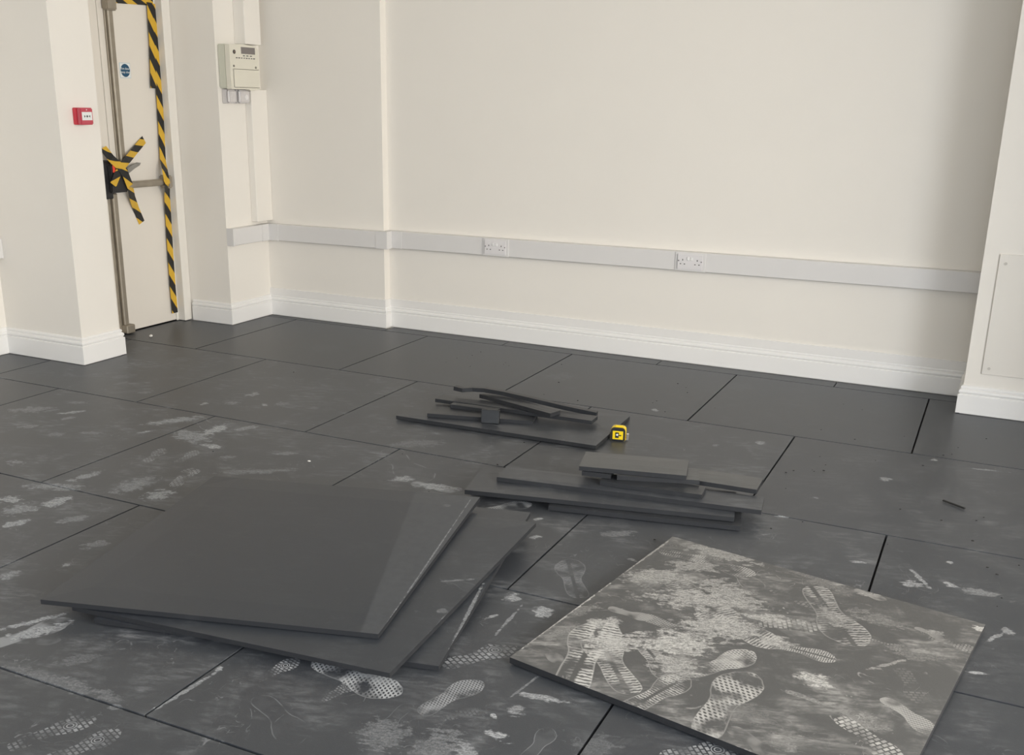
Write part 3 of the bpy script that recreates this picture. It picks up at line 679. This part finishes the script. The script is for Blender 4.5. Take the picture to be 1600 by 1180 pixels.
def conv(Mi, z, P, Sm, ex=1.25):
    out = []; so = []
    for k, x0, y0, x1, y1, s in P:
        a, b2 = Mi @ onz(x0, y0, z), Mi @ onz(x1, y1, z); d = b2-a; m_ = (a+b2)/2
        out.append((k, m_.x, m_.y, math.atan2(d.y, d.x)-math.pi/2, d.length, s))
    for x0, y0, x1, y1, w, s in Sm:
        a, b2 = Mi @ onz(x0, y0, z), Mi @ onz(x1, y1, z); d = b2-a; m_ = (a+b2)/2
        so.append((m_.x, m_.y, math.atan2(d.y, d.x), d.length/2*ex, w/2*ex, min(1., s*1.2)))
    return out, so
dp, ds = conv(DMi, .021, DP, DS)
ds = [q_[:5]+(q_[5]*.85,) for q_ in ds]
o, _ = sheet('rubber_mat', '', dc, .0195, rubber('rubber_dusty_mat', dp, ds, haze=.28, base=(.052, .054, .057), dust=(.70, .70, .68), rough=.5), n=12)
tag(o, 'square black rubber mat covered in white dusty shoe prints lying alone', 'rubber mat')

# the stack of three whole mats
def sq(fl, fr, br, dz=0):
    c = [onz(*fl), onz(*fr), onz(*br)]; bl = c[0]+c[2]-c[1]
    return c+[bl]
c3 = sq((147, 966, .019), (685.6, 1040, .0195), (829, 800, .058))
c2 = sq((112, 946, .036), (609, 1051, .036), (837.5, 816, .076))
c1 = sq((63, 936, .0575), (591, 990, .0605), (750, 776, .103))
def mati(c):
    d = c[1]-c[0]; return Matrix.Rotation(-math.atan2(d.y, d.x), 4, 'Z') @ Matrix.Translation(Vector((-c[0].x, -c[0].y, 0)))
pp, ss = conv(mati(c3), .03, [], [(700, 1015, 760, 905, .012, .5), (725, 985, 735, 965, .02, .6)])
o, _ = sheet('rubber_mat', '', c3, .0165, rubber('rubber_mat_lower', pp, ss, haze=.06), n=10); tag(o, 'bottom mat of the stack of three large black rubber mats', 'rubber mat', 'stacked rubber mats')
pp, ss = conv(mati(c2), .05, [('outline', 690, 905, 745, 925, .3)], [(685, 912, 740, 908, .012, .35), (700, 955, 680, 953, .03, .25), (690, 808, 820, 815, .02, .18), (612, 1048, 700, 955, .006, .35)])
o, _ = sheet('rubber_mat', '', c2, .0165, rubber('rubber_mat_middle', pp, ss, haze=.055), n=10); tag(o, 'middle mat of the stack of three large black rubber mats', 'rubber mat', 'stacked rubber mats')
pp, ss = conv(mati(c1), .07, [], [(255, 797, 140, 878, .02, .16), (690, 800, 705, 803, .03, .25), (745, 780, 600, 975, .005, .5)])  # last smear is a painted highlight along the right edge
o, _ = sheet('rubber_mat', '', c1, .0165, rubber('rubber_mat_top', pp, ss, haze=.02, wedge=(.945, -.105, .07)), n=10); tag(o, 'clean dark top mat of the stack of three large rubber mats', 'rubber mat', 'stacked rubber mats')

def offcut(label, c, T=.0195, mat=None, cat='rubber offcut', group=None, n=3, sag=0.):
    o, _ = sheet('rubber_offcut', '', c, T, mat or M_RUB, n=n, sag=sag); tag(o, label, cat, group); return o
GQ = 'offcut strips piled beside the dusty mat'; GP = 'offcuts piled on the half mat by the tape measure'
offcut('half-width rubber board under the pile of offcuts beside the tape measure', rect((-2.456, 4.012), 1.7, .99, .495, .0205), mat=M_RUBD, n=6)
offcut('flat rubber plate lying directly on the half-width board', rect((-2.314, 4.056), 14.5, .50, .155, .0405), group=GP)
offcut('longest straight rubber bar crossing the pile on the half-width board', rect((-2.369, 4.231), 1.8, .80, .085, .0605), group=GP, n=4)
offcut('short rubber bar lying between flat plate and small square block', rect((-2.259, 4.180), 4.0, .24, .040, .0602), group=GP)
offcut('thick rubber bar on top of the pile, under the bent strip', rect((-2.184, 4.338), -17, .45, .071, .0815), T=.0205, group=GP)
# small square block leaning on the pile
bk = bmesh.new(); box(bk, -.042, .042, 0, .020, 0, .062, bev=.0015)
o = link('rubber_offcut', bk, rubber('rubber_block', haze=.03, base=(.013, .015, .018))); o.location = (-2.008, 4.098, .0235); o.rotation_euler = (R(-9), 0, R(15))
tag(o, 'small square rubber block standing up against the pile of offcuts', 'rubber offcut', GP)
# bent thin strip
path = [onz(709, 604, .108), onz(722, 607, .104), onz(738, 606, .108), onz(756, 607, .110), onz(785, 612, .106), onz(825, 621, .098), (onz(880, 634, .078)), onz(932, 645, .0625)]
for q_ in path: q_.y += 0
bm = bmesh.new(); org = path[-1].copy(); rings = []
for i, p in enumerate(path):
    d = (path[min(i+1, len(path)-1)]-path[max(i-1, 0)]); s = Vector((-d.y, d.x, 0)).normalized()*(-1 if d.x < 0 else 1)
    up_ = d.cross(s).normalized(); up_ = up_ if up_.z > 0 else -up_
    rings.append([bm.verts.new(p-org), bm.verts.new(p-org+s*.030), bm.verts.new(p-org+s*.030-up_*.020), bm.verts.new(p-org-up_*.020)])
for i in range(len(rings)-1):
    for j in range(4): bm.faces.new((rings[i][j], rings[i+1][j], rings[i+1][(j+1) % 4], rings[i][(j+1) % 4]))
bm.faces.new(rings[0]); bm.faces.new(rings[-1])
o = link('rubber_offcut', bm, rubber('rubber_strip', haze=.03, base=(.017, .0185, .022))); o.location = org
tag(o, 'thin bent rubber strip curling up over the pile on the half-width board', 'rubber offcut', GP)

offcut('bottom strip of the offcut pile beside the dusty mat, lying on the floor', rect((-1.372, 3.300), 11.6, .694, .17, .0205), mat=M_RUB, group=GQ)
offcut('widest long plate low in the offcut pile beside the dusty mat', rect((-1.696, 3.254), 12.1, .997, .261, .041), mat=M_RUBD, group=GQ, n=5)
offcut('long narrow rubber plank lying across the widest plate of the offcut pile', rect((-1.627, 3.387), 8.0, .997, .137, .061), mat=M_RUBD, group=GQ, n=5)
offcut('medium dark rubber bar resting on the long plank below the top plate', rect((-1.242, 3.485), 5.7, .385, .09, .081), group=GQ)
offcut('pale grey rubber plate sticking out at the end of the offcut pile', rect((-.962, 3.661), 2.2, .272, .135, .081), mat=M_RUBL, group=GQ)
offcut('short dark rubber piece hidden under the overhanging end of the top plate', rect((-1.322, 3.501), 8, .112, .13, .101), group=GQ)
offcut('rubber plate directly under the topmost plate, its end showing past it', rect((-1.186, 3.518), 18.5, .308, .133, .101), mat=M_RUBL, group=GQ)
offcut('topmost clean rubber plate on the offcut pile beside the dusty mat', rect((-1.332, 3.496), 13, .404, .181, .121), mat=M_RUBL, group=GQ)

# ------------------------------------------------------------------ tape measure
tm = empty('tape_measure', (-1.428, 4.225, 0), R(12)); tag(tm, 'yellow and black tape measure standing beside the half-width rubber board', 'tape measure')
def dshape(bm, y0, y1, s=1., n=6):
    pts = []
    w_, h_ = .033*s, .062*s; rr_ = .016
    def arc(cx, cz, a0, a1):
        for i in range(n+1):
            a = R(a0+(a1-a0)*i/n); pts.append((cx+rr_*math.cos(a), cz+rr_*math.sin(a)))
    z0_ = .0005+(1-s)*.031
    arc(w_-rr_, h_+z0_-rr_, 0, 90); arc(-w_+rr_, h_+z0_-rr_, 90, 180)
    pts.extend([(-w_, z0_+.004), (-w_+.004, z0_), (w_-.004, z0_), (w_, z0_+.004)])
    f0 = [bm.verts.new((x, y0, z)) for x, z in pts]; f1 = [bm.verts.new((x, y1, z)) for x, z in pts]
    bm.faces.new(f0); bm.faces.new(f1)
    for i in range(len(pts)): bm.faces.new((f0[i], f0[(i+1) % len(pts)], f1[(i+1) % len(pts)], f1[i]))
    return bm
link('case', dshape(bmesh.new(), -.018, .018), M_YEL, tm)
link('grip', bx(-.0375, -.024, -.019, .019, .004, .040, bev=.005, seg=2), M_BLACKP, tm)
gb = bmesh.new(); dshape(gb, -.0215, -.018, .97); link('rim', gb, M_BLACKP, tm)
link('side_label', bx(-.024, .023, -.0230, -.0212, .007, .046, bev=.0008), M_YEL, tm)
lg = bmesh.new(); box(lg, -.012, .004, -.0240, -.0229, .014, .040, bev=.0005); link('label_block', lg, M_BLACKP, tm)
box_ = bmesh.new(); box(box_, .004, .015, -.0240, -.0229, .024, .029); link('label_bar', box_, M_BLACKP, tm)
link('label_dot', cyl(bmesh.new(), (-.003, -.0242, .029), (0, 1, 0), .005, .001, 16), M_WHITEP, tm)
hk = bmesh.new(); box(hk, .036, .046, -.012, .012, .003, .030, bev=.001); link('hook', hk, M_CHROME, tm)
link('blade', bx(.030, .038, -.010, .010, .006, .009), M_YEL, tm)
link('hook_slot', bx(.0335, .0365, -.009, .009, .008, .026), plain('brown_slot', (.16, .05, .03), .6), tm)
link('top_lock', bx(-.016, .018, -.009, .009, .061, .0665, bev=.002), M_YEL, tm)

# ------------------------------------------------------------------ bits lying about
def pebble(name, label, cat, loc, r, mat, seed, sc=(1, 1, .7)):
    random.seed(seed); bm = bmesh.new(); bmesh.ops.create_icosphere(bm, subdivisions=2, radius=r)
    for v in bm.verts: v.co = Vector((v.co.x*sc[0], v.co.y*sc[1], v.co.z*sc[2]))*random.uniform(.85, 1.1)
    zmin = min(v.co.z for v in bm.verts)
    for v in bm.verts: v.co.z -= zmin
    o = link(name, bm, mat, smooth=False); o.location = loc; return tag(o, label, cat)
p = onz(236, 526.5); pebble('plaster_lump', 'small white plaster lump on the floor in front of the door', 'debris', (p.x, p.y, 0), .011, M_FLECK, 1)
d_ = c1; p = onz(517, 796, .082); pebble('plaster_fleck', 'tiny white fleck on the top mat of the stack', 'debris', (p.x, p.y, .079), .0055, M_FLECK, 2, (1.2, .8, .5))
p = onz(483, 721.5); pebble('plaster_fleck', 'tiny white fleck on the floor behind the stack of mats', 'debris', (p.x, p.y, 0), .006, M_FLECK, 4, (1.2, .8, .5))
a, b2 = onz(1473, 783), onz(1508, 796); d = b2-a
bm = bmesh.new(); box(bm, -d.length/2, d.length/2, -.004, .004, 0, .006, bev=.0015)
o = link('rubber_sliver', bm, M_CRUMB); o.location = ((a.x+b2.x)/2, (a.y+b2.y)/2, 0); o.rotation_euler = (0, 0, math.atan2(d.y, d.x))
tag(o, 'thin dark rubber sliver lying on a bare tile near the access panel', 'rubber sliver')
# crumbs of cut rubber
random.seed(11); bm = bmesh.new()
cps = [(738,556),(714,560),(790,567),(787,570),(795,572),(873,598),(1026,627),(1020,630),(1059,600),(1072,606),(850,617),(1074,614),(1117,638),(1281,714),(1290,727),(1272,737),(1228,739),(1240,736),(1269,735),(1287,736),(1368,720),(1442,728),(1537,809),(1471,814),(1497,700),(1318,632),(1283,672),(1254,816),(1592,884),(1565,935),(1558,948),(819,692),(333,706),(459,582),(1387,851),(735,573)]
cps += [(random.uniform(600, 1560), random.uniform(545, 900)) for _ in range(35)]
for px, py in cps:
    q_ = onz(px, py)
    if q_.y > 5.6 or (q_.x > -.12 and q_.y > 5.4): continue
    r_ = random.uniform(.0018, .0038); m_ = Matrix.Translation((q_.x, q_.y, r_*.5)) @ Matrix.Diagonal((random.uniform(.8, 1.8), 1, .6, 1))
    bmesh.ops.create_icosphere(bm, subdivisions=1, radius=r_, matrix=m_)
o = link('rubber_crumbs', bm, M_CRUMB, floor); o['kind'] = 'stuff'; o['label'] = 'scattered black rubber crumbs'
